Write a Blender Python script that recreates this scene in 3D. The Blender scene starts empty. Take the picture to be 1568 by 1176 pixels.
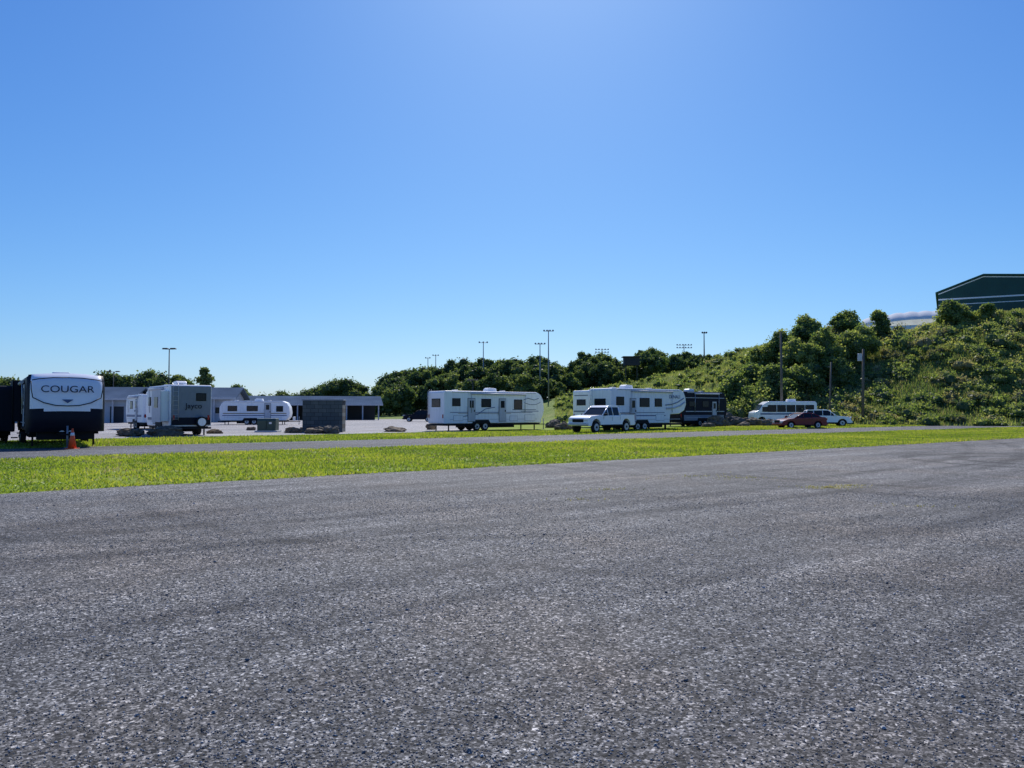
import bpy, bmesh, math, random
import numpy as np
from mathutils import Vector, Matrix
random.seed(7); rng=np.random.default_rng(7)
sc=bpy.context.scene
COL=sc.collection
A=math.radians(37.7)            # bearing of the service road (x axis towards +y)
CA,SA=math.cos(A),math.sin(A)
def brg(p): return (p-784)/1178.0
def at(p,d): return (brg(p)*d,d)

# ------------------------------------------------------------------ materials
def newmat(name):
    m=bpy.data.materials.new(name); m.use_nodes=True
    nt=m.node_tree; nt.nodes.clear()
    out=nt.nodes.new('ShaderNodeOutputMaterial')
    return m,nt,out
def N(nt,t,**kw):
    n=nt.nodes.new(t)
    for k,v in kw.items(): setattr(n,k,v)
    return n
def L(nt,a,b): nt.links.new(a,b)
def ramp(nt,fac,stops,interp='LINEAR'):
    r=N(nt,'ShaderNodeValToRGB'); r.color_ramp.interpolation=interp
    el=r.color_ramp.elements
    while len(el)<len(stops): el.new(0.5)
    for e,(p,c) in zip(el,stops):
        e.position=p; e.color=(c[0],c[1],c[2],1)
    L(nt,fac,r.inputs[0]); return r.outputs[0]
def noise(nt,vec,scale,detail=3,rough=.55):
    n=N(nt,'ShaderNodeTexNoise'); n.inputs['Scale'].default_value=scale
    n.inputs['Detail'].default_value=detail; n.inputs['Roughness'].default_value=rough
    if vec is not None: L(nt,vec,n.inputs['Vector'])
    return n.outputs[0]
def mix(nt,fac,a,b,blend='MIX'):
    m=N(nt,'ShaderNodeMix',data_type='RGBA',blend_type=blend)
    for sock,v in ((m.inputs[0],fac),(m.inputs[6],a),(m.inputs[7],b)):
        if hasattr(v,'is_linked') or hasattr(v,'links'): L(nt,v,sock)
        elif isinstance(v,(int,float)): sock.default_value=v
        else: sock.default_value=(v[0],v[1],v[2],1)
    return m.outputs[2]
def mathn(nt,op,a,b=None,clamp=False):
    m=N(nt,'ShaderNodeMath',operation=op); m.use_clamp=clamp
    for i,v in enumerate((a,b)):
        if v is None: continue
        if isinstance(v,(int,float)): m.inputs[i].default_value=v
        else: L(nt,v,m.inputs[i])
    return m.outputs[0]
def simple(name,col,rough=.5,metal=0,var=.08,scale=3.0,spec=.5,dirt=0.0,coat=0):
    m,nt,out=newmat(name)
    b=N(nt,'ShaderNodeBsdfPrincipled')
    tc=N(nt,'ShaderNodeTexCoord')
    n1=noise(nt,tc.outputs['Object'],scale,5,.6)
    c0=tuple(c*(1-var) for c in col); c1=tuple(min(1,c*(1+var)) for c in col)
    c=ramp(nt,n1,[(.3,c0),(.7,c1)])
    if dirt>0:
        mp=N(nt,'ShaderNodeMapping'); mp.inputs['Scale'].default_value=(6,6,.5); L(nt,tc.outputs['Object'],mp.inputs[0])
        st=noise(nt,mp.outputs[0],1.5,4,.6)
        f=mathn(nt,'MULTIPLY',mathn(nt,'SUBTRACT',st,.45,True),dirt*3,True)
        c=mix(nt,f,c,(.22,.2,.17))
    L(nt,c,b.inputs['Base Color'])
    b.inputs['Roughness'].default_value=rough; b.inputs['Metallic'].default_value=metal
    b.inputs['Specular IOR Level'].default_value=spec
    b.inputs['Coat Weight'].default_value=coat
    L(nt,b.outputs[0],out.inputs[0]); return m
M={}
M['white']=simple('white_gelcoat',(.87,.87,.87),.35,dirt=.22,var=.02)
M['white2']=simple('white_paint',(.88,.88,.89),.25,coat=.4,var=.02)
M['cream']=simple('cream_fiberglass',(.62,.6,.55),.4,dirt=.4)
M['grey']=simple('grey_panel',(.21,.23,.27),.55,dirt=.1,spec=.2)
M['lgrey']=simple('light_grey_panel',(.5,.51,.54),.45,dirt=.2)
M['char']=simple('charcoal_gelcoat',(.012,.014,.024),.5,spec=.12)
M['black']=simple('black_plastic',(.012,.012,.014),.7,spec=.2)
M['rubber']=simple('tyre_rubber',(.02,.02,.02),.85,spec=.2)
M['glass']=simple('tinted_glass',(.012,.015,.02),.15,spec=.25,var=.02)
M['alu']=simple('brushed_aluminium',(.5,.51,.53),.45,.5)
M['steel']=simple('galvanised_steel',(.25,.26,.28),.5,.5)
M['dsteel']=simple('dark_steel_pole',(.05,.05,.055),.6,.2)
M['red']=simple('red_car_paint',(.2,.008,.016),.3,coat=.4,var=.03,spec=.3)
M['lamp']=simple('headlamp_lens',(.7,.7,.72),.1)
M['tail']=simple('tail_lamp_lens',(.35,.01,.01),.2)
M['teal']=simple('blue_stripe_vinyl',(.04,.08,.2),.4)
M['tan']=simple('tan_stripe_vinyl',(.3,.24,.17),.4)
M['orange']=simple('orange_cone_plastic',(.85,.09,.015),.5)
M['refl']=simple('reflective_collar',(.75,.75,.75),.4)
M['wood']=simple('weathered_pole_wood',(.13,.11,.09),.85,var=.3,scale=6)
M['bark']=simple('tree_bark',(.07,.055,.04),.9,var=.4,scale=5)
M['rust']=simple('brown_boulder',(.15,.11,.07),.9,var=.6,scale=4)
M['rock']=simple('dark_boulder',(.1,.085,.07),.9,var=.5,scale=4)
M['gbox']=simple('green_utility_paint',(.025,.06,.045),.5)
M['wall']=simple('pale_metal_siding',(.42,.45,.5),.6,dirt=.1,spec=.2)
M['concp']=simple('painted_column',(.45,.46,.49),.7)
M['darkin']=simple('dark_interior',(.03,.033,.04),.8)
M['tarp']=simple('white_roof_membrane',(.72,.75,.8),.6,spec=.2)
def membrane():
    m,nt,out=newmat('translucent_white_membrane'); tc=N(nt,'ShaderNodeTexCoord')
    c=ramp(nt,noise(nt,tc.outputs['Object'],.8,4),[(.3,(.7,.73,.78)),(.7,(.85,.87,.9))])
    d=N(nt,'ShaderNodeBsdfDiffuse'); t=N(nt,'ShaderNodeBsdfTranslucent'); L(nt,c,d.inputs[0]); L(nt,c,t.inputs[0])
    ms=N(nt,'ShaderNodeMixShader'); ms.inputs[0].default_value=.25; L(nt,d.outputs[0],ms.inputs[1]); L(nt,t.outputs[0],ms.inputs[2]); L(nt,ms.outputs[0],out.inputs[0]); return m
M['membrane']=membrane()

def rib(name,col,scale,axis=0,rough=.4,spec=.3):
    m,nt,out=newmat(name); b=N(nt,'ShaderNodeBsdfPrincipled'); tc=N(nt,'ShaderNodeTexCoord')
    w=N(nt,'ShaderNodeTexWave'); w.bands_direction='XYZ'[axis]; w.inputs['Scale'].default_value=scale
    L(nt,tc.outputs['Object'],w.inputs[0])
    n1=noise(nt,tc.outputs['Object'],.3,4)
    c=ramp(nt,n1,[(.3,tuple(x*.8 for x in col)),(.7,tuple(x*1.15 for x in col))])
    L(nt,c,b.inputs['Base Color']); b.inputs['Roughness'].default_value=rough; b.inputs['Specular IOR Level'].default_value=spec
    bp=N(nt,'ShaderNodeBump'); bp.inputs['Strength'].default_value=.4; bp.inputs['Distance'].default_value=.05
    L(nt,w.outputs[1],bp.inputs['Height']); L(nt,bp.outputs[0],b.inputs['Normal'])
    L(nt,b.outputs[0],out.inputs[0]); return m
M['roofm']=rib('blue_grey_metal_roof',(.1,.14,.2),1.0,rough=.95,spec=.0)
M['gwall']=rib('green_metal_siding',(.012,.06,.055),1.0)
M['groof']=rib('green_metal_roof',(.03,.1,.09),1.0,rough=.8,spec=.08)

def blockmat():
    m,nt,out=newmat('cinder_block'); b=N(nt,'ShaderNodeBsdfPrincipled'); tc=N(nt,'ShaderNodeTexCoord')
    mp=N(nt,'ShaderNodeMapping'); mp.inputs['Rotation'].default_value=(math.radians(90),0,0); L(nt,tc.outputs['Object'],mp.inputs[0])
    br=N(nt,'ShaderNodeTexBrick'); br.inputs['Scale'].default_value=1
    br.inputs['Brick Width'].default_value=.6; br.inputs['Row Height'].default_value=.3; br.inputs['Mortar Size'].default_value=.014
    br.inputs['Color1'].default_value=(.06,.08,.09,1); br.inputs['Color2'].default_value=(.11,.13,.13,1); br.inputs['Mortar'].default_value=(.03,.03,.03,1)
    L(nt,mp.outputs[0],br.inputs[0])
    c=mix(nt,.5,br.outputs[0],ramp(nt,noise(nt,tc.outputs['Object'],2.5,6),[(.3,(.5,.5,.5)),(.7,(1,1,1))]),'MULTIPLY')
    L(nt,c,b.inputs['Base Color']); b.inputs['Roughness'].default_value=.9
    L(nt,b.outputs[0],out.inputs[0]); return m
M['block']=blockmat()

def folmat(name,dark,mid,light,trans=.4):
    m,nt,out=newmat(name)
    at_=N(nt,'ShaderNodeAttribute'); at_.attribute_name='tone'
    geo=N(nt,'ShaderNodeNewGeometry')
    n1=noise(nt,geo.outputs['Position'],.2,3)
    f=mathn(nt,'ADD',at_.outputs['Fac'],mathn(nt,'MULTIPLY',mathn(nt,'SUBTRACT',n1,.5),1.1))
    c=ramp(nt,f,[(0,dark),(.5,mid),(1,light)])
    d=N(nt,'ShaderNodeBsdfDiffuse'); t=N(nt,'ShaderNodeBsdfTranslucent'); g=N(nt,'ShaderNodeBsdfGlossy'); g.inputs['Roughness'].default_value=.45
    L(nt,c,d.inputs[0])
    c2=mix(nt,1.0,c,(1.3,1.25,.7),'MULTIPLY'); L(nt,c2,t.inputs[0])
    ms=N(nt,'ShaderNodeMixShader'); ms.inputs[0].default_value=trans
    L(nt,d.outputs[0],ms.inputs[1]); L(nt,t.outputs[0],ms.inputs[2])
    m2=N(nt,'ShaderNodeMixShader'); m2.inputs[0].default_value=.03
    L(nt,ms.outputs[0],m2.inputs[1]); L(nt,g.outputs[0],m2.inputs[2])
    L(nt,m2.outputs[0],out.inputs[0]); return m
M['forest']=folmat('forest_leaves',(.04,.075,.03),(.1,.155,.05),(.21,.26,.085),.42)
M['bush']=folmat('hillside_leaves',(.07,.12,.042),(.19,.265,.075),(.38,.41,.14),.5)
M['weeds']=folmat('dry_weeds',(.14,.15,.07),(.28,.28,.13),(.45,.4,.23),.45)
M['blades']=folmat('grass_blades',(.14,.22,.025),(.28,.36,.045),(.45,.46,.09),.5)

def groundmat():
    m,nt,out=newmat('grass_ground'); b=N(nt,'ShaderNodeBsdfPrincipled'); geo=N(nt,'ShaderNodeNewGeometry')
    P=geo.outputs['Position']
    a=noise(nt,P,.35,5,.6); f=noise(nt,P,14,4,.7)
    c=ramp(nt,a,[(.3,(.16,.25,.03)),(.5,(.24,.32,.035)),(.72,(.34,.36,.07))])
    c=mix(nt,.8,c,ramp(nt,f,[(.3,(.5,.5,.5)),(.7,(1.15,1.15,1.1))]),'MULTIPLY')
    dry=noise(nt,P,.9,4,.6)
    c=mix(nt,mathn(nt,'MULTIPLY',mathn(nt,'SUBTRACT',dry,.58,True),5,True),c,(.28,.24,.12))
    L(nt,c,b.inputs['Base Color']); b.inputs['Roughness'].default_value=.95; b.inputs['Specular IOR Level'].default_value=.1
    bp=N(nt,'ShaderNodeBump'); bp.inputs['Strength'].default_value=.6; bp.inputs['Distance'].default_value=.04
    L(nt,f,bp.inputs['Height']); L(nt,bp.outputs[0],b.inputs['Normal'])
    L(nt,b.outputs[0],out.inputs[0]); return m
M['ground']=groundmat()
def hillmat():
    m,nt,out=newmat('hill_grass'); b=N(nt,'ShaderNodeBsdfPrincipled'); geo=N(nt,'ShaderNodeNewGeometry')
    P=geo.outputs['Position']
    a=noise(nt,P,.12,6,.65); f=noise(nt,P,3,5,.7)
    c=ramp(nt,a,[(.3,(.12,.19,.045)),(.5,(.21,.28,.07)),(.7,(.32,.33,.12))])
    c=mix(nt,.8,c,ramp(nt,f,[(.3,(.45,.45,.45)),(.7,(1.2,1.2,1.1))]),'MULTIPLY')
    L(nt,c,b.inputs['Base Color']); b.inputs['Roughness'].default_value=.95; b.inputs['Specular IOR Level'].default_value=.1
    bp=N(nt,'ShaderNodeBump'); bp.inputs['Strength'].default_value=.8; bp.inputs['Distance'].default_value=.3
    L(nt,f,bp.inputs['Height']); L(nt,bp.outputs[0],b.inputs['Normal'])
    L(nt,b.outputs[0],out.inputs[0]); return m
M['hill']=hillmat()
def asphalt(name,base,streak=1.0,grain=1.0,tracks=()):
    m,nt,out=newmat(name); b=N(nt,'ShaderNodeBsdfPrincipled'); geo=N(nt,'ShaderNodeNewGeometry')
    P=geo.outputs['Position']
    v=N(nt,'ShaderNodeTexVoronoi'); v.inputs['Scale'].default_value=80; L(nt,P,v.inputs['Vector'])
    sp=N(nt,'ShaderNodeSeparateColor'); L(nt,v.outputs['Color'],sp.inputs[0])
    stones=ramp(nt,sp.outputs[0],[(0,(.22,.22,.23)),(.45,(.7,.7,.71)),(.78,(1.25,1.25,1.25)),(1,(3.0,2.95,2.85))])
    v2=N(nt,'ShaderNodeTexVoronoi'); v2.inputs['Scale'].default_value=40; L(nt,P,v2.inputs['Vector'])
    sp2=N(nt,'ShaderNodeSeparateColor'); L(nt,v2.outputs['Color'],sp2.inputs[0])
    stones2=ramp(nt,sp2.outputs[1],[(0,(.4,.4,.4)),(.6,(.95,.95,.95)),(1,(1.9,1.88,1.84))])
    mp=N(nt,'ShaderNodeMapping'); mp.inputs['Rotation'].default_value=(0,0,-A); L(nt,P,mp.inputs[0])
    mp2=N(nt,'ShaderNodeMapping'); mp2.inputs['Scale'].default_value=(.07,1.0,1); L(nt,mp.outputs[0],mp2.inputs[0])
    s1=noise(nt,mp2.outputs[0],1.3,7,.7)
    st=ramp(nt,s1,[(.34,(.58,.58,.6)),(.48,(.94,.94,.94)),(.56,(1.05,1.05,1.05)),(.68,(1.45,1.44,1.42))])
    mp3=N(nt,'ShaderNodeMapping'); mp3.inputs['Rotation'].default_value=(0,0,.45); mp3.inputs['Scale'].default_value=(.12,1.0,1); L(nt,mp.outputs[0],mp3.inputs[0])
    s2=noise(nt,mp3.outputs[0],.9,5,.6)
    st2=ramp(nt,s2,[(.36,(.72,.72,.74)),(.5,(1,1,1)),(.66,(1.2,1.19,1.17))])
    big=noise(nt,P,.14,5,.6)
    bg=ramp(nt,big,[(.32,(.78,.77,.77)),(.68,(1.2,1.18,1.16))])
    med=noise(nt,P,2.6,6,.75)
    md=ramp(nt,med,[(.3,(.68,.68,.68)),(.7,(1.28,1.28,1.28))])
    fine=noise(nt,P,16,4,.7)
    fn=ramp(nt,fine,[(.32,(.7,.7,.7)),(.68,(1.3,1.3,1.3))])
    c=mix(nt,grain,base,stones,'MULTIPLY')
    c=mix(nt,grain,c,stones2,'MULTIPLY'); c=mix(nt,grain,c,fn,'MULTIPLY'); c=mix(nt,streak,c,st,'MULTIPLY'); c=mix(nt,streak,c,st2,'MULTIPLY'); c=mix(nt,1.0,c,bg,'MULTIPLY'); c=mix(nt,.9,c,md,'MULTIPLY')
    warm=noise(nt,P,.3,4,.6)
    c=mix(nt,mathn(nt,'MULTIPLY',mathn(nt,'SUBTRACT',warm,.47,True),3.5,True),c,mix(nt,1,c,(1.14,1.0,.87),'MULTIPLY'))
    if tracks:
        flat=N(nt,'ShaderNodeVectorMath',operation='MULTIPLY'); L(nt,P,flat.inputs[0]); flat.inputs[1].default_value=(1,1,0)
        rag=noise(nt,P,4,5,.75); brk=noise(nt,P,.35,3,.6)
        for (cx,cy,r,wd,am) in tracks:
            dn=N(nt,'ShaderNodeVectorMath',operation='DISTANCE'); L(nt,flat.outputs[0],dn.inputs[0]); dn.inputs[1].default_value=(cx,cy,0)
            dd=mathn(nt,'ABSOLUTE',mathn(nt,'SUBTRACT',dn.outputs['Value'],r))
            k=mathn(nt,'SUBTRACT',1,mathn(nt,'DIVIDE',dd,wd),True)
            k=mathn(nt,'MULTIPLY',mathn(nt,'POWER',k,.5),mathn(nt,'MULTIPLY',mathn(nt,'ADD',rag,.3),mathn(nt,'MULTIPLY',mathn(nt,'SUBTRACT',brk,.36,True),7,True)),True)
            c=mix(nt,mathn(nt,'MULTIPLY',k,am,True),c,mix(nt,1,c,(.36,.36,.38),'MULTIPLY'))
    L(nt,c,b.inputs['Base Color']); b.inputs['Roughness'].default_value=.85; b.inputs['Specular IOR Level'].default_value=.2
    bp=N(nt,'ShaderNodeBump'); bp.inputs['Strength'].default_value=.9; bp.inputs['Distance'].default_value=.01
    L(nt,noise(nt,P,50,4,.75),bp.inputs['Height'])
    L(nt,bp.outputs[0],b.inputs['Normal'])
    L(nt,b.outputs[0],out.inputs[0]); return m
M['asph']=asphalt('worn_asphalt',(.138,.139,.141),tracks=[(17.5,25,4.2,.3,1),(17.5,25,2.6,.3,1),(-30.4,62.8,60,.3,.7),(-30.4,62.8,58.2,.3,.7),(40,-18,36,.35,.7),(40,-18,37.9,.35,.6),(-4,32,22.5,.2,.6),(30,40,32,.3,.8),(30,40,33.8,.3,.7),(6,22,15.2,.22,.5)])
M['road']=asphalt('road_asphalt',(.115,.12,.132))
M['conc']=asphalt('pale_gravel_lot',(.3,.3,.31),.5,grain=.5)
def pebmat():
    m,nt,out=newmat('loose_gravel'); b=N(nt,'ShaderNodeBsdfPrincipled'); a=N(nt,'ShaderNodeAttribute'); a.attribute_name='tone'
    c=ramp(nt,a.outputs['Fac'],[(0,(.035,.035,.038)),(.5,(.14,.14,.14)),(.85,(.25,.25,.245)),(1,(.45,.44,.42))])
    L(nt,c,b.inputs['Base Color']); b.inputs['Roughness'].default_value=.7; L(nt,b.outputs[0],out.inputs[0]); return m
M['pebble']=pebmat()

# ------------------------------------------------------------------ geometry helpers
def link(o,parent=None):
    COL.objects.link(o)
    if parent is not None: o.parent=parent
    return o
def empty(name,loc=(0,0,0),yaw=0):
    e=bpy.data.objects.new(name,None); e.location=loc; e.rotation_euler=(0,0,yaw); e.empty_display_size=.5
    return link(e)
def mesh_obj(name,verts,faces,mat,parent=None,smooth=False,bevel=0,seg=2,mats=None,mi=None):
    me=bpy.data.meshes.new(name); me.from_pydata([tuple(v) for v in verts],[],faces); me.update()
    bm=bmesh.new(); bm.from_mesh(me); bmesh.ops.recalc_face_normals(bm,faces=bm.faces); bm.to_mesh(me); bm.free()
    if mats:
        for q in mats: me.materials.append(q)
        for i,p in enumerate(me.polygons): p.material_index=mi[i]
    else: me.materials.append(mat)
    o=bpy.data.objects.new(name,me); link(o,parent)
    if bevel>0:
        md=o.modifiers.new('bevel','BEVEL'); md.width=bevel; md.segments=seg; md.limit_method='ANGLE'; md.angle_limit=math.radians(25)
        smooth=True
    if smooth:
        for p in me.polygons: p.use_smooth=True
        if bevel>0:
            w=o.modifiers.new('wn','WEIGHTED_NORMAL')
    return o
def box(name,size,loc,mat,parent=None,bevel=0,rot=(0,0,0)):
    x,y,z=[s/2 for s in size]
    vs=[(-x,-y,-z),(x,-y,-z),(x,y,-z),(-x,y,-z),(-x,-y,z),(x,-y,z),(x,y,z),(-x,y,z)]
    fs=[(0,1,2,3),(4,5,6,7),(0,1,5,4),(1,2,6,5),(2,3,7,6),(3,0,4,7)]
    o=mesh_obj(name,vs,fs,mat,parent,bevel=bevel); o.location=loc; o.rotation_euler=rot; return o
def cyl(name,r,h,loc,mat,parent=None,axis='z',r2=None,n=20,bevel=0):
    r2=r if r2 is None else r2
    vs=[];fs=[]
    for i in range(n):
        a=2*math.pi*i/n; vs.append((r*math.cos(a),r*math.sin(a),-h/2))
    for i in range(n):
        a=2*math.pi*i/n; vs.append((r2*math.cos(a),r2*math.sin(a),h/2))
    fs=[(i,(i+1)%n,n+(i+1)%n,n+i) for i in range(n)]+[tuple(range(n)),tuple(range(n,2*n))]
    if axis=='x': vs=[(z,x,y) for x,y,z in vs]
    if axis=='y': vs=[(y,z,x) for x,y,z in vs]
    o=mesh_obj(name,vs,fs,mat,parent,bevel=bevel); o.location=loc
    if n>8:
        for p in o.data.polygons:
            p.use_smooth=len(p.vertices)==4
    return o
def tube(name,pts,r,mat,parent=None,n=6):
    vs=[];fs=[]
    for k,p in enumerate(pts):
        p=Vector(p); q=Vector(pts[min(k+1,len(pts)-1)])-Vector(pts[max(k-1,0)]); q.normalize()
        u=q.orthogonal().normalized(); v=q.cross(u); rr=r[k] if isinstance(r,(list,tuple)) else r
        if k>0:
            u=(pu-q*pu.dot(q)).normalized(); v=q.cross(u)
        pu=u
        for i in range(n):
            a=2*math.pi*i/n; vs.append(p+u*math.cos(a)*rr+v*math.sin(a)*rr)
    for k in range(len(pts)-1):
        for i in range(n): fs.append((k*n+i,k*n+(i+1)%n,(k+1)*n+(i+1)%n,(k+1)*n+i))
    fs.append(tuple(range(n))); fs.append(tuple(range((len(pts)-1)*n,len(pts)*n)))
    return mesh_obj(name,vs,fs,mat,parent,smooth=True)
def prism(name,pts,hw,mat,parent=None,bevel=.03,seg=3):
    f=hw if callable(hw) else (lambda x,z:hw)
    n=len(pts); vs=[(x,-f(x,z),z) for x,z in pts]+[(x,f(x,z),z) for x,z in pts]
    fs=[(i,(i+1)%n,n+(i+1)%n,n+i) for i in range(n)]+[tuple(range(n)),tuple(range(n,2*n))]
    return mesh_obj(name,vs,fs,mat,parent,bevel=bevel,seg=seg)
def text(name,s,size,loc,rot,mat,parent,xs=1.0):
    cu=bpy.data.curves.new(name,'FONT'); cu.body=s; cu.size=size; cu.extrude=.004; cu.align_x='CENTER'; cu.align_y='CENTER'
    o=bpy.data.objects.new(name,cu); cu.materials.append(mat); link(o,parent); o.location=loc; o.rotation_euler=rot; o.scale=(xs,1,1); return o

class Quads:
    def __init__(s): s.v=[];s.t=[];s.m=[];s.n=0
    def add(s,q,tone,mi=0):       # q (n,4,3)
        s.v.append(q.reshape(-1,3)); n=q.shape[0]
        s.t.append(np.broadcast_to(tone,(n,)).astype(np.float32)); s.m.append(np.broadcast_to(np.asarray(mi,dtype=np.int32),(n,)).copy())
    def leaves(s,c,r,n,size,tone,tvar=.18,fill=.35,mi=0,floor=None):
        c=np.array(c);r=np.array(r)
        d=rng.normal(size=(n,3)); d/=np.linalg.norm(d,axis=1)[:,None]
        ph=rng.random(3)*6
        lump=1+.22*np.sin(d[:,0]*4+ph[0])*np.sin(d[:,1]*4+ph[1])+.15*np.sin(d[:,2]*6+ph[2])
        rad=(1-fill*rng.random(n)**1.3)*(1+.13*rng.normal(size=n))*lump
        p=c+d*rad[:,None]*r
        nn=d*.5+rng.normal(size=(n,3)); nn/=np.linalg.norm(nn,axis=1)[:,None]
        a=np.cross(nn,rng.normal(size=(n,3))); a/=np.linalg.norm(a,axis=1)[:,None]; b=np.cross(nn,a)
        sz=size*(.5+.9*rng.random(n))[:,None]
        q=np.stack([p-a*sz*.6,p-b*sz*.38,p+a*sz*.6,p+b*sz*.38],1)
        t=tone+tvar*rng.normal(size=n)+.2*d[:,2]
        if floor is not None:
            k=p[:,2]>floor; q=q[k];t=t[k]
        s.add(q,np.clip(t,0,1),mi)
    def core(s,c,r,tone=0.0,mi=0,nu=8,nv=5):
        u=np.linspace(0,2*np.pi,nu+1); v=np.linspace(0,np.pi,nv+1)
        P=np.array([[ (math.cos(a)*math.sin(b),math.sin(a)*math.sin(b),math.cos(b)) for a in u] for b in v])
        P=P*np.array(r)+np.array(c)
        q=[];
        for i in range(nv):
            for j in range(nu): q.append([P[i,j],P[i,j+1],P[i+1,j+1],P[i+1,j]])
        s.add(np.array(q),tone,mi)
    def tube(s,pts,rs,mi=1,n=6):
        rings=[]
        for k,p in enumerate(pts):
            p=Vector(p); q=(Vector(pts[min(k+1,len(pts)-1)])-Vector(pts[max(k-1,0)])).normalized()
            u=Vector((1,0,0)); u=(u-q*u.dot(q)).normalized(); v=q.cross(u)
            rings.append([p+u*math.cos(2*math.pi*i/n)*rs[k]+v*math.sin(2*math.pi*i/n)*rs[k] for i in range(n)])
        q=[]
        for k in range(len(pts)-1):
            for i in range(n): q.append([rings[k][i],rings[k][(i+1)%n],rings[k+1][(i+1)%n],rings[k+1][i]])
        s.add(np.array([[list(w) for w in f] for f in q]),.5,mi)
    def build(s,name,mats,parent=None):
        v=np.concatenate(s.v).astype(np.float32); n=len(v)//4
        me=bpy.data.meshes.new(name); me.vertices.add(n*4); me.vertices.foreach_set('co',v.ravel())
        me.loops.add(n*4); me.loops.foreach_set('vertex_index',np.arange(n*4,dtype=np.int32))
        me.polygons.add(n); me.polygons.foreach_set('loop_start',np.arange(0,n*4,4,dtype=np.int32))
        me.polygons.foreach_set('loop_total',np.full(n,4,np.int32))
        for m_ in mats: me.materials.append(m_)
        me.polygons.foreach_set('material_index',np.concatenate(s.m))
        at_=me.attributes.new('tone','FLOAT','FACE'); at_.data.foreach_set('value',np.concatenate(s.t))
        me.update(calc_edges=True); me.validate()
        o=bpy.data.objects.new(name,me); return link(o,parent)

def crown(Q,base,h,cr,nb=16,leaf=.4,dens=110,tone=.4,low=.25,mi=0,taper=.6,bs=1.0):
    """rounded broadleaf crown: leaf clumps on an egg-shaped envelope, joined by an inner column of clumps"""
    bx,by,bz=base
    lo=bz+h*low; rz=(bz+h-lo)/2; zc=lo+rz
    lean=rng.normal(size=2)*.06*cr
    def clump(x,y,z,s,n,tn):
        Q.leaves((x,y,z),(s*1.15,s*1.15,s*.95),n,leaf,tn,mi=mi,fill=.55,floor=bz+.1)
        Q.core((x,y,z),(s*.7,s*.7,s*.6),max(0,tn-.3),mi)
    # inner column keeps the crown in one piece up to its top
    for t in (-.55,-.2,.15,.45,.68):
        s=cr*(.62-.3*max(0,t))*.85
        s=min(s,rz*.6)
        clump(bx+lean[0]*t,by+lean[1]*t,zc+rz*t,s,int(dens*1.1),tone-.05+.1*rng.normal())
    for i in range(nb):
        d=rng.normal(size=3); d/=np.linalg.norm(d)
        if d[2]<-.5: d[2]*=-1
        rr=.55+.3*rng.random()
        k=d[2]*rr
        f=math.sqrt(max(.1,1-max(0,k)**2))*(1-.25*(taper-.5)*(k+1))
        s=cr*(.24+.16*rng.random())*bs*(1-.25*max(0,k)); s=min(s,rz*.42)
        x=bx+lean[0]+d[0]*cr*rr*f; y=by+lean[1]+d[1]*cr*rr*f; z=zc+(rz-s*.6)*k/.85
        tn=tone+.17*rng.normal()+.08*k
        clump(x,y,z,s,int(dens*(.6+.6*rng.random())*bs),tn)
def trunk(Q,base,h,r,cr,mi=1,nb=6):
    x,y,z=base; pts=[(x,y,z-.1)];rs=[r*1.25]
    for k in range(1,6):
        t=k/5; pts.append((x+random.uniform(-.1,.1)*t*h*.06,y+random.uniform(-.1,.1)*t*h*.06,z+h*.75*t)); rs.append(r*(1-.8*t))
    Q.tube(pts,rs,mi)
    for i in range(nb):
        t=random.uniform(.3,.75); p=Vector(pts[int(t*5)]); a=random.uniform(0,6.28)
        e=p+Vector((math.cos(a)*cr*.5,math.sin(a)*cr*.5,h*.12)); mid=(p+e)/2+Vector((0,0,-h*.02))
        Q.tube([p,mid,e],[r*.45,r*.3,r*.1],mi,5)

# ------------------------------------------------------------------ ground, roads
def grid_plane(name,S,mat,z=0):
    return mesh_obj(name,[(-S,-S,z),(S,-S,z),(S,S,z),(-S,S,z)],[(0,1,2,3)],mat)
grid_plane('ground',4000,M['ground'])
def wob(x,seed,amp):
    return amp*(math.sin(x*1.7+seed)+.6*math.sin(x*4.3+seed*2.1)+.5*math.sin(x*9.1+seed*.7)+random.uniform(-.5,.5))*.5
def band(name,c0,c1,x0,x1,mat,z,a0=.12,a1=.12,step=.15,k0=.77,k1=.77):
    vs=[];fs=[];x=x0;i=0
    while x<=x1:
        vs.append((x,c0+k0*x+wob(x,1+c0,a0),z)); vs.append((x,c1+k1*x+wob(x,3+c1,a1),z))
        if i: fs.append((2*i-2,2*i,2*i+1,2*i-1))
        i+=1; x+=step
    return mesh_obj(name,vs,fs,mat)
vs=[];fs=[];x=-45;i=0
while x<=110:
    vs.append((x,22.7+.77*x+wob(x,2,.22),.004)); vs.append((x,-60,.004))
    if i: fs.append((2*i-2,2*i,2*i+1,2*i-1))
    i+=1; x+=.12
mesh_obj('asphalt_lot',vs,fs,M['asph'])
band('service_road',39,49.6,-75,110,M['road'],.004,.2,.25,.25)
band('gravel_parking_lot',64,230,-170,-3,M['conc'],.004,.4,.4,.5,.77,.1)
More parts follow.
